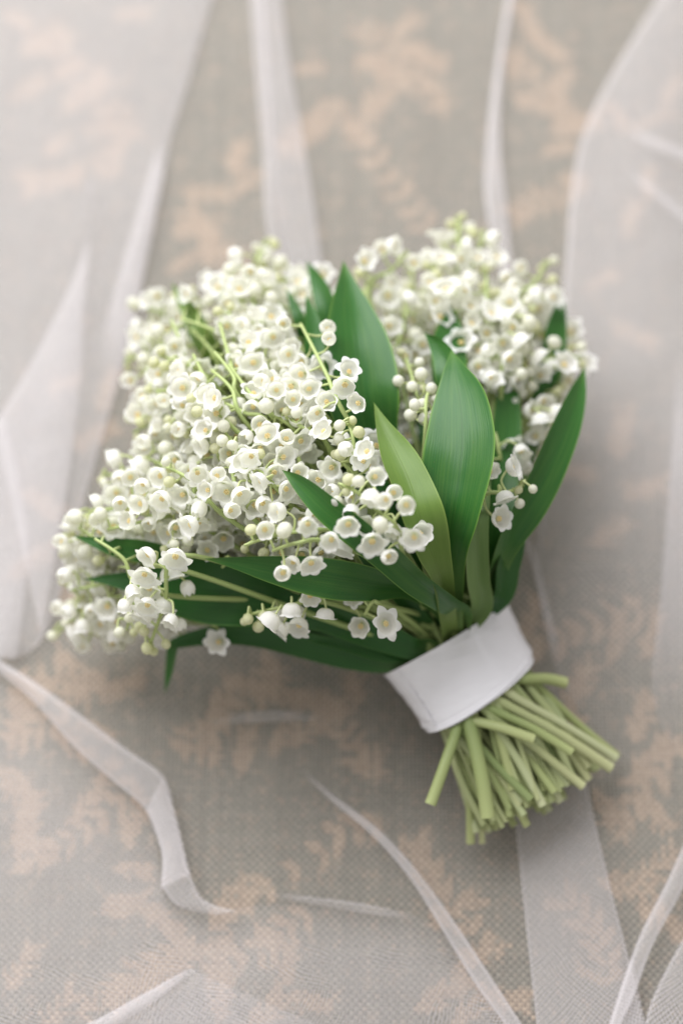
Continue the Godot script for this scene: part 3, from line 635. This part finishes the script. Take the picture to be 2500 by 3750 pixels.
# ==================================================== the tulle veil
func build_veil() -> void:
	var veil := Node3D.new()
	veil.name = "tulle_veil"
	veil.set_meta("label", "sheer white tulle veil spread in loose folds over the printed fabric, beneath the bouquet")
	veil.set_meta("category", "veil")
	add_child(veil)
	var num := 0
	for s in VEIL:
		num += 1
		var pa := []
		var pb := []
		for p in s[8]:
			pa.append(v3(p))
		for p in s[9]:
			pb.append(v3(p))
		var rows_n := 60
		pa = resample(catmull(pa, 12), rows_n)
		pb = resample(catmull(pb, 12), rows_n)
		var lift: float = s[1]
		var n := FastNoiseLite.new()
		n.seed = 100 + num
		n.frequency = 0.012
		var turn := 0.3 + num * 0.7
		var width := 0.0
		for i in rows_n:
			width = maxf(width, (pb[i] as Vector3).distance_to(pa[i]))
		var cols := clampi(int(width / 3.0), 5, 60)
		var rows := []
		var run := 0.0
		for i in rows_n:
			if i > 0:
				run += (pa[i] as Vector3).distance_to(pa[i - 1])
			var a: Vector3 = pa[i]
			var b: Vector3 = pb[i]
			var across := b - a
			var wd := across.length()
			var dir := across / maxf(wd, 0.01)
			var along := i / float(rows_n - 1)
			# gathers spread and the net thins out towards some ends
			var thin_out := 1.0
			if s[5] > 0:
				thin_out *= smoothstep(0.0, float(s[5]), along)
			if s[6] > 0:
				thin_out *= smoothstep(0.0, float(s[6]), 1.0 - along)
			var row := []
			var path := []
			# rolled hems: the edge turns under itself, so light meets more layers there
			var ha: float = minf(float(s[2]), wd * 0.9)
			var hb: float = minf(float(s[3]), wd * 0.9)
			for k in 6:
				path.append(a + dir * ha * (1.0 - k / 5.0) + Vector3(0, -0.9 + 0.25 * sin(k * 1.3), 0))
			path.append(a - dir * 0.35 + Vector3(0, -0.45, 0))
			for k in cols:
				var t := k / float(cols - 1)
				var q := a.lerp(b, t)
				q.y += lift * sin(PI * t) * (0.55 + 0.45 * n.get_noise_2d(q.x, q.z)) + 1.2 * n.get_noise_2d(q.x * 2.0 + 90.0, q.z * 2.0) * sin(PI * t)
				path.append(q)
			path.append(b + dir * 0.35 + Vector3(0, -0.45, 0))
			for k in 6:
				path.append(b - dir * hb * (k / 5.0) + Vector3(0, -0.9 + 0.25 * sin(k * 1.7), 0))
			var away := 0.0
			for k in path.size():
				if k:
					away += (path[k] as Vector3).distance_to(path[k - 1])
				var q: Vector3 = path[k]
				q.y = maxf(q.y, 0.6 + 0.04 * num)
				var pull := Vector2(n.get_noise_2d(q.x * 1.5, q.z * 1.5), n.get_noise_2d(q.x * 1.5 + 300.0, q.z * 1.5)) * 4.0
				row.append([q, (pull + Vector2(q.x + q.y * 0.5, q.z - q.y * 0.5)).rotated(turn) / ({"fold": 1.05, "haze": 0.8, "thin": 1.3}.get(s[0], 1.5)), Color(1, 1, 1, thin_out * (1.0 if s[7] <= 0 else smoothstep(0.0, float(s[7]), k / float(path.size() - 1))))])
			rows.append(row)
		var st := SurfaceTool.new()
		st.begin(Mesh.PRIMITIVE_TRIANGLES)
		add_grid(st, rows, rows[0].size(), 0)
		st.generate_normals()
		st.set_material(mats[s[0]])
		var o := commit("net_sheet" if s[0] in ["net", "thin", "haze"] else "net_fold", st.commit(), veil)
		if s[4]:
			o.set_meta("label", s[4])


func resample(pts: Array, n: int) -> Array:
	var acc := [0.0]
	for i in range(1, pts.size()):
		acc.append(acc[i - 1] + (pts[i] as Vector3).distance_to(pts[i - 1]))
	var out := []
	var j := 0
	for i in n:
		var d: float = acc[-1] * i / (n - 1.0)
		while j < pts.size() - 2 and acc[j + 1] < d:
			j += 1
		out.append((pts[j] as Vector3).lerp(pts[j + 1], clampf((d - acc[j]) / maxf(acc[j + 1] - acc[j], 1e-6), 0, 1)))
	return out


# ==================================================== leaves
func build_leaves() -> void:
	for l in LEAVES:
		var pts := []
		var wid := []
		for p in l[5]:
			pts.append(v3(p))
			wid.append(Vector3(p[3], 0, 0))
		if (pts[-1] as Vector3).distance_to((ring(0.0, 0.0) + ring(0.0, PI)) * 0.5) < 32.0:
			var a := around(pts[-1])
			var core := (ring(0.0, 0.0) + ring(0.0, PI)) * 0.5
			var deep := 0.74 if l[1] >= 1 else 0.5
			pts[-1] = core.lerp(ring(0.0, a), deep)
			pts.append(core.lerp(ring(0.5, a), deep * 0.8))
			wid.append(wid[-1] * 0.8)
		var path := catmull(pts, 7)
		var ws := catmull(wid, 7)
		var n := path.size()
		var cols := 17
		var rows := []
		var cup: float = l[2]
		for i in n:
			var t: Vector3 = (path[mini(i + 1, n - 1)] - path[maxi(i - 1, 0)]).normalized()
			var v := i / float(n - 1)
			var nor := (cam_dir - t * cam_dir.dot(t)).normalized()
			nor = nor.rotated(t, deg_to_rad(float(l[3]) + 10.0 * sin(v * 5.0 + float(l[3]))))
			var side := t.cross(nor).normalized()
			var hw := maxf((ws[i] as Vector3).x, 0.05)
			# the tilt foreshortens the blade; keep its seen width
			hw /= maxf(0.75, cos(deg_to_rad(float(l[3])))) * 0.93
			var row := []
			for k in cols:
				var u := k / float(cols - 1) * 2.0 - 1.0
				var c := cup * (0.7 + 0.6 * v)
				var q: Vector3 = path[i] + side * hw * u + nor * hw * c * (pow(absf(u), 1.6)) + nor * hw * 0.05 * sin(v * 11.0 + u * 2.0) * u
				row.append([q, Vector2((u + 1.0) * 0.5, v), Color.WHITE])
			rows.append(row)
			if l[1] >= 1:
				for u in [-0.75, -0.25, 0.25, 0.75]:
					leaf_samples.append([path[i] + side * hw * u, maxf(hw * 0.3, 1.5), l[1]])
		var st := SurfaceTool.new()
		st.begin(Mesh.PRIMITIVE_TRIANGLES)
		add_grid(st, rows, cols, 0)
		st.generate_normals()
		st.set_material(mats[l[0]])
		var o := commit("leaf", st.commit(), bouquet)
		if l[4]:
			o.set_meta("label", l[4])


# ==================================================== ribbon
func ring(t: float, a: float, grow := 0.0) -> Vector3:
	# t 0 at the flower side, 1 at the stem side; a turns round the bundle, 0 at one side, PI/2 towards the viewer
	var l := v3(RIBBON[0]).lerp(v3(RIBBON[2]), t)
	var r := v3(RIBBON[1]).lerp(v3(RIBBON[3]), t)
	var c := (l + r) * 0.5
	var e := (r - l) * 0.5
	var up := cam_dir.rotated(Vector3.RIGHT, 0.0 + 0.16 * t) * 17.5
	var g := 1.0 + grow / 19.0
	# slightly squared section, waist in the middle
	var waist := 1.0 - 0.03 * sin(PI * t)
	var ca := signf(cos(a)) * pow(absf(cos(a)), 0.95)
	var sa := signf(sin(a)) * pow(absf(sin(a)), 0.95)
	return c + e * ca * g * waist + up * sa * g * waist


func around(p: Vector3) -> float:
	# the angle round the upper half of the bundle above which p lies
	var c := (ring(0.5, 0.0) + ring(0.5, PI)) * 0.5
	var e := ring(0.5, 0.0) - c
	return acos(clampf((p - c).dot(e) / e.length_squared(), -0.95, 0.95))


func ribbon_layer(t0: float, t1: float, a0: float, a1: float, grow: float, sd: int, skew := 0.0) -> ArrayMesh:
	var n := FastNoiseLite.new()
	n.seed = sd
	n.frequency = 0.05
	var rows := []
	for i in 60:
		var row := []
		for k in 97:
			var a := a0 + (a1 - a0) * k / 96.0
			var low := t1 + skew * cos(a + 0.4)
			var t := t0 + (low - t0) * i / 59.0
			var edge := 0.5 * (exp(-(t - t0) * 22.0) + exp(-(low - t) * 22.0))
			var crease := 0.5 * n.get_noise_2d(a * 9.0 + t * 14.0, t * 20.0) + 0.25 * n.get_noise_2d(a * 40.0, t * 22.0)
			crease -= 0.30 * exp(-pow((low - t - 0.085) / 0.014, 2.0)) + 0.12 * exp(-pow((t - t0 - 0.06) / 0.012, 2.0))
			crease += 0.22 * n.get_noise_2d(a * 22.0 + t * 60.0, t * 18.0 - a * 8.0)
			row.append([ring(t + 0.006 * sin(a * 3.0 + sd), a, grow + crease + edge * 0.12), Vector2(a / TAU, t), Color.WHITE])
		rows.append(row)
	var st := SurfaceTool.new()
	st.begin(Mesh.PRIMITIVE_TRIANGLES)
	add_grid(st, rows, 97, 0)
	st.generate_normals()
	st.set_material(mats.ribbon)
	return st.commit()


func build_ribbon() -> void:
	var r := commit("ribbon", ribbon_layer(0.0, 0.95, 0.0, TAU, 1.1, 4, -0.045), bouquet)
	r.set_meta("label", "wide white ribbon wrapped round the stems")
	commit("ribbon_underlayer", ribbon_layer(0.03, 1.0, 0.0, TAU, 0.1, 8), r)
	commit("ribbon_end", ribbon_layer(0.02, 0.93, 2.45, 4.2, 1.3, 15), r)


# ==================================================== stems below the ribbon
func stem_mesh(path: Array, r0: float, r1: float, sides: int, flat: float, ca: Color, cb: Color) -> ArrayMesh:
	var radii := []
	for i in path.size():
		radii.append(lerpf(r0, r1, i / float(path.size() - 1)))
	var rows := tube_rows(path, radii, sides, ca, cb, flat)
	var st := SurfaceTool.new()
	st.begin(Mesh.PRIMITIVE_TRIANGLES)
	add_grid(st, rows, sides, 0, true)
	st.generate_normals()
	st.set_material(mats.stem)
	var mesh := st.commit()
	# the cut end, slightly dished
	var end: Array = rows[-1]
	var mid := Vector3.ZERO
	for c in end:
		mid += c[0]
	mid /= end.size()
	var dir: Vector3 = (path[-1] - path[-2]).normalized()
	st = SurfaceTool.new()
	st.begin(Mesh.PRIMITIVE_TRIANGLES)
	for k in sides:
		for q in [end[k][0], end[(k + 1) % sides][0], mid - dir * r1 * 0.25]:
			st.add_vertex(q * MM)
	st.generate_normals()
	st.set_material(mats.cut)
	return st.commit(mesh)


func build_stems() -> void:
	var greens := [Color(0.29, 0.35, 0.145), Color(0.20, 0.27, 0.090), Color(0.40, 0.44, 0.23), Color(0.13, 0.20, 0.055)]
	var cut := [Color(0.50, 0.52, 0.28), Color(0.40, 0.44, 0.20), Color(0.52, 0.55, 0.33), Color(0.38, 0.43, 0.19)]
	for s in CUT_STEMS:
		var pts := []
		var a := around(v3(s[0]))
		var core := (ring(1.0, 0.0) + ring(1.0, PI)) * 0.5
		var exit := core.lerp(ring(1.0, a), 0.84)
		var inner := (ring(0.7, 0.0) + ring(0.7, PI)) * 0.5
		pts.append(inner.lerp(ring(0.7, a), 0.74))
		pts.append(exit)
		var end := v3(s[s.size() - 2])
		var bow := (v3(s[s.size() - 3]) - (pts[1] as Vector3).lerp(end, 0.6)) * 0.3
		pts.append((pts[1] as Vector3).lerp(end, 0.55) + bow)
		pts.append(end)
		var k := rng.randi() % 4
		commit("cut_stem", stem_mesh(catmull(pts, 6), float(s[-1]) * 0.84, float(s[-1]) * 0.92, 12, rng.randf_range(0.72, 1.0), greens[k], cut[(k + rng.randi() % 2) % 4]), bouquet)
	# the rest of the bundle, fanning out behind those
	var ce := v3(STEM_FAN[1])
	var half := (v3(STEM_FAN[3]) - v3(STEM_FAN[2])) * 0.5
	var mid := (v3(STEM_FAN[3]) + v3(STEM_FAN[2])) * 0.5
	for i in 115:
		var a := rng.randf() * TAU
		var q := sqrt(rng.randf()) * 0.86
		var p0 := ring(0.55, 0.0) + (ring(0.55, PI) - ring(0.55, 0.0)) * 0.5
		var start := p0 + (ring(0.55, a) - p0) * q
		var p1 := ring(1.0, 0.0) + (ring(1.0, PI) - ring(1.0, 0.0)) * 0.5
		var bot := p1 + (ring(1.0, a + rng.randf_range(-0.2, 0.2)) - p1) * q
		var b := a + rng.randf_range(-0.7, 0.7)
		var f := cos(b) * q
		var end := mid + half * f * 1.02
		end.y = 5.0 + 21.0 * (0.5 + 0.5 * sin(b) * q) * (1.0 - 0.4 * absf(f))
		var bow := ce - (v3(STEM_FAN[2]) + v3(STEM_FAN[3])) * 0.5
		bow.y = 0
		end += bow * (1.0 - f * f) * rng.randf_range(0.95, 1.5) - (end - bot) * rng.randf_range(0.0, 0.12)
		end.y = maxf(end.y, 2.5)
		var r := rng.randf_range(0.8, 1.45)
		var m := bot.lerp(end, 0.5) + Vector3(rng.randf_range(-1.5, 1.5), rng.randf_range(-0.5, 2.0), rng.randf_range(-1.5, 1.5))
		var k := rng.randi() % 4
		commit("cut_stem", stem_mesh(catmull([start, bot, m, end], 6), r * 0.9, r, 10, rng.randf_range(0.65, 1.0), greens[k], cut[(k + 1) % 4].lerp(greens[k], rng.randf() * 0.7)), bouquet)


# ==================================================== bells
func bell_mesh(open: float, bud: float, sd: int) -> ArrayMesh:
	# open 0 closed globe .. 1 wide with recurved lobes; bud 1 = a small closed green-cream bud
	var r := RandomNumberGenerator.new()
	r.seed = 900 + sd
	var cols := 36
	var n_rows := 15
	var rad := lerpf(2.6, 3.1, open)
	var deep := lerpf(4.9, 4.2, open)
	var lobe := []
	for k in 6:
		lobe.append([r.randf_range(0.8, 1.15), r.randf_range(-0.6, 0.5)])
	var rows := []
	for i in n_rows:
		var row := []
		for k in cols:
			var th := TAU * k / cols
			var li := int(floor(th / (TAU / 6.0) + 0.5)) % 6
			var ph := cos(3.0 * th)
			var l := pow(absf(fposmod(th * 3.0 / PI + 0.5, 1.0) - 0.5) * 2.0, 1.0)
			l = lerpf(1.0 - l, pow(absf(ph), 0.6), 0.4)
			var t := i / float(n_rows - 1)
			var body := 0.62
			var rr: float
			var yy: float
			if bud > 0.5:
				var a := t * PI * 0.985
				rr = rad * 0.98 * sin(a) * (1.0 + 0.035 * cos(6.0 * th) * t)
				yy = deep * 0.5 * (1.0 - cos(a)) * 1.02
			else:
				var te := t
				if t > body:
					te = body + (t - body) * (0.34 + 0.66 * l * float(lobe[li][0]))
				if te < body:
					var a := te / body * 1.75
					rr = rad * pow(sin(minf(a, PI / 2.0)), 0.85) if a < PI / 2.0 else rad * (1.0 - (1.0 - open) * 0.10 * (a - PI / 2.0) / 0.18)
					yy = deep * 0.78 * (1.0 - cos(a)) / 1.18
				else:
					var e := (te - body) / (1.0 - body)
					var r0 := rad * (1.0 - (1.0 - open) * 0.10)
					var curl: float = float(lobe[li][1]) + open
					# lobes: closed ones lean in, open ones flare and turn back
					rr = r0 + lerpf(-0.9, 1.75, open) * e + 0.35 * curl * e * e
					yy = deep * 0.78 + lerpf(1.5, 1.15, open) * e - lerpf(0.1, 1.25, open) * (0.7 + 0.5 * curl) * e * e
				rr *= 1.0 + 0.03 * cos(6.0 * th) * t + 0.05 * t * sin(th * 2.0 + sd) + 0.03 * t * sin(th + sd * 2.0)
			var col := Color(0.95, 0.943, 0.945)
			if bud > 0.5:
				col = Color(0.70, 0.72, 0.44).lerp(Color(0.80, 0.79, 0.60), t) if bud > 1.5 else Color(0.80, 0.80, 0.66).lerp(Color(0.85, 0.84, 0.775), minf(t * 1.6, 1.0))
			else:
				col = Color(0.76, 0.79, 0.58).lerp(col, smoothstep(0.0, 0.22, t))
			row.append([Vector3(rr * cos(th), yy, rr * sin(th)), Vector2(k / float(cols), t), col])
		rows.append(row)
	var st := SurfaceTool.new()
	st.begin(Mesh.PRIMITIVE_TRIANGLES)
	add_grid(st, rows, cols, 0, true)
	st.generate_normals()
	st.set_material(mats.petal)
	var mesh := st.commit()
	if bud < 0.5:
		st = SurfaceTool.new()
		st.begin(Mesh.PRIMITIVE_TRIANGLES)
		var at := 0
		for k in 7:
			var a := TAU * k / 6.0 + 0.3
			var c := Vector3(cos(a) * 0.62, 1.9, sin(a) * 0.62) if k < 6 else Vector3(0, 2.2, 0)
			var rws := []
			for i in 6:
				var s := []
				for q in 6:
					var b := TAU * q / 6.0
					var w := sin(PI * (i + 0.05) / 5.1)
					s.append([c + Vector3(cos(b) * w * 0.33, (i / 5.0 - 0.5) * 1.5, sin(b) * w * 0.33), Vector2.ZERO, Color.WHITE])
				rws.append(s)
			at = add_grid(st, rws, 6, at, true)
		st.generate_normals()
		st.set_material(mats.stamen)
		st.commit(mesh)
	return mesh


func rand_dir() -> Vector3:
	return Vector3(rng.randfn(), rng.randfn(), rng.randfn()).normalized()


func build_sprigs() -> void:
	var kinds := []
	for k in 8:
		kinds.append(bell_mesh(0.55 + 0.065 * k, 0, k))     # 0-7 open
	for k in 3:
		kinds.append(bell_mesh(0.08 + 0.16 * k, 0, 10 + k)) # 8-10 half open
	kinds.append(bell_mesh(0.0, 1, 20))                     # 11 white bud
	kinds.append(bell_mesh(0.0, 2, 21))                     # 12 green bud
	var heart := Vector3(-12, 8, -40)
	var bells := []      # {pos (centre), axis, kind, scale, sprig, node}
	var sprigs := []
	for s in SPRIGS:
		var base := v3(s[0])
		var tip := v3(s[1])
		var a := rng.randf() * TAU
		var q := sqrt(rng.randf()) * 0.8
		var p0 := (ring(0.3, 0.0) + ring(0.3, PI)) * 0.5
		var root := p0 + (ring(0.3, a) - p0) * q
		var neck := (ring(0.0, 0.0) + ring(0.0, PI)) * 0.5
		neck = neck + (ring(0.0, a) - neck) * q
		var m := neck.lerp(base, 0.5)
		m.y += 2.0
		var dir := (tip - base)
		var mid := base.lerp(tip, 0.5) + Vector3(0, 2.5, 0) + rand_dir() * 1.5
		var path := catmull([root, neck, m, base, mid, tip + Vector3(0, -2.5, 0)], 8)
		var sp := {"path": path, "bells": []}
		var n: int = s[2]
		var first := 24 if n > 2 else 34
		for i in n:
			var f := (i + 0.5) / n
			var at := first + f * (path.size() - 1 - first)
			var i0 := int(at)
			var node: Vector3 = (path[i0] as Vector3).lerp(path[mini(i0 + 1, path.size() - 1)], at - i0)
			var tan: Vector3 = ((path[mini(i0 + 1, path.size() - 1)] as Vector3) - path[maxi(i0 - 1, 0)]).normalized()
			var out := (node - heart).normalized()
			var face := out * 0.6 + cam_dir * 0.34 + Vector3(0, -0.3, 0.35) + rand_dir() * 0.8
			if s[3] == "open":
				face = out * 0.4 + cam_dir * 0.7 + rand_dir() * 0.6 + Vector3(0, 0, 0.3)
			elif s[3] == "droop":
				face = Vector3(0, -0.35, 0.9) + cam_dir * 0.35 + rand_dir() * 0.6
			elif s[3] == "one":
				face = cam_dir + rand_dir() * 0.35
			face = (face + tan * 0.25).normalized()
			var kind := rng.randi() % 8
			var sc := rng.randf_range(0.84, 1.06)
			if s[3] == "bud":
				kind = 11 if f < 0.72 else 12
				sc = lerpf(0.86, 0.55, f)
			elif s[3] != "one":
				if f > 0.88 and s[3] != "open":
					kind = 12
					sc = 0.52
				elif f > 0.64 and s[3] != "open":
					kind = 12 if rng.randf() < 0.45 else 11
					sc = rng.randf_range(0.58, 0.74)
				elif f > 0.58 or rng.randf() < 0.14:
					kind = 8 + rng.randi() % 3 if rng.randf() < 0.7 else 11
					sc = 0.9
			var side: Vector3 = tan.cross(face).normalized() * (1.0 if i % 2 == 0 else -1.0)
			if side.length() < 0.5:
				side = tan.cross(Vector3.UP).normalized()
			side = (side + face * rng.randf_range(0.1, 0.7) + rand_dir() * 0.3).normalized()
			var reach := (6.2 if kind < 11 else 4.4) * sc + 1.0
			if kind == 12 and f > 0.85:
				reach = 1.8
			var b := {"pos": node + side * reach + face * 1.0, "axis": face, "kind": kind, "scale": sc, "sprig": sprigs.size(), "node": node, "keep": s[4], "spin": rng.randf() * TAU, "squash": Vector3(rng.randf_range(0.88, 1.08), rng.randf_range(0.85, 1.12), rng.randf_range(0.88, 1.08))}
			bells.append(b)
			sp.bells.append(b)
		sprigs.append(sp)
	# bells push one another apart, stay off the fabric and behind the leaves that lie on top
	for it in 5:
		var grid := {}
		for b in bells:
			var key := Vector3i((b.pos / 8.0).floor())
			if not grid.has(key):
				grid[key] = []
			grid[key].append(b)
		for b in bells:
			var key := Vector3i((b.pos / 8.0).floor())
			for dx in [-1, 0, 1]:
				for dy in [-1, 0, 1]:
					for dz in [-1, 0, 1]:
						for o in grid.get(key + Vector3i(dx, dy, dz), []):
							if is_same(o, b):
								continue
							var d: Vector3 = b.pos - o.pos
							var want: float = 3.15 * (b.scale + o.scale)
							if d.length() < want and d.length() > 0.01:
								b.pos += d.normalized() * (want - d.length()) * 0.35
			b.pos.y = maxf(b.pos.y, 5.0)
		for b in bells:
			for ls in leaf_samples:
				var d: Vector3 = b.pos - ls[0]
				var depth := d.dot(cam_dir)
				if depth < -5.5 or b.keep == 2 or (b.keep == 1 and ls[2] < 2 and depth > 3.0):
					continue
				if (d - cam_dir * depth).length() < float(ls[1]) + 2.6:
					if b.keep == 1 and ls[2] < 2 and depth > -2.0:
						b.pos += cam_dir * minf(4.5 - depth, 2.0)
					else:
						b.pos -= cam_dir * (depth + 5.5)
			b.pos.y = maxf(b.pos.y, 4.0)
	# which bells show largest: the least covered ones, seen from the front of the bouquet
	var flat := []
	for b in bells:
		flat.append(b.pos - cam_dir * b.pos.dot(cam_dir))
	for i in bells.size():
		var cover := 0.0
		var depth: float = bells[i].pos.dot(cam_dir)
		for j in bells.size():
			if j != i and bells[j].pos.dot(cam_dir) > depth + 1.0:
				cover += maxf(0.0, 1.0 - (flat[i] as Vector3).distance_to(flat[j]) / 6.0)
		bells[i].cover = cover
	var order := bells.duplicate()
	order.sort_custom(func(p, q): return p.cover < q.cover)
	var n_bell := 0
	var n_bud := 0
	for b in order:
		b.own = false
		if b.kind < 11 and n_bell < 298:
			n_bell += 1
			b.own = true
		elif b.kind >= 11 and n_bud < 200:
			n_bud += 1
			b.own = true
	var rest_bell := SurfaceTool.new()
	rest_bell.begin(Mesh.PRIMITIVE_TRIANGLES)
	var rest_stamen := SurfaceTool.new()
	rest_stamen.begin(Mesh.PRIMITIVE_TRIANGLES)
	for s in sprigs:
		var sprig := Node3D.new()
		sprig.name = "flower_sprig"
		bouquet.add_child(sprig, true)
		var st := SurfaceTool.new()
		st.begin(Mesh.PRIMITIVE_TRIANGLES)
		var at := 0
		var path: Array = s.path
		var radii := []
		for i in path.size():
			radii.append(lerpf(1.15, 0.42, i / float(path.size() - 1)))
		var g0 := Color(0.20, 0.28, 0.09)
		var g1 := Color(0.42, 0.50, 0.20)
		at = add_grid(st, tube_rows(path, radii, 8, g0, g1), 8, at, true)
		for b in s.bells:
			var axis: Vector3 = b.axis
			var apex: Vector3 = b.pos - axis * 2.4 * float(b.scale)
			var bow: Vector3 = (b.node as Vector3).lerp(apex, 0.55) - axis * 1.8 + Vector3(0, 0.6, 0)
			var pp := catmull([b.node, bow, apex + axis * 0.3], 5)
			var pr := []
			for i in pp.size():
				pr.append(lerpf(0.42, 0.30, i / float(pp.size() - 1)))
			at = add_grid(st, tube_rows(pp, pr, 6, g1, Color(0.55, 0.60, 0.30)), 6, at, true)
			# bell frame
			var x := axis.cross(Vector3.UP if absf(axis.y) < 0.9 else Vector3.RIGHT).normalized()
			var basis: Basis = Basis(x, axis, x.cross(axis)).rotated(axis, b.spin)* Basis.from_scale(Vector3(b.squash.x, b.squash.y, b.squash.z) * float(b.scale))
			var tr := Transform3D(basis, apex * MM)
			if b.own:
				var o := commit("bell_flower" if b.kind < 11 else "bud", kinds[b.kind], sprig)
				o.transform = tr
			else:
				rest_bell.append_from(kinds[b.kind], 0, tr)
				if b.kind < 11:
					rest_stamen.append_from(kinds[b.kind], 1, tr)
		st.generate_normals()
		st.set_material(mats.stem)
		commit("flower_stalk", st.commit(), sprig)
	rest_bell.set_material(mats.petal)
	var rest := rest_bell.commit()
	rest_stamen.set_material(mats.stamen)
	rest = rest_stamen.commit(rest)
	var o := commit("bell_flowers", rest, bouquet)
	o.set_meta("kind", "stuff")
	print("bells ", bells.size(), " own ", n_bell, " buds ", n_bud)
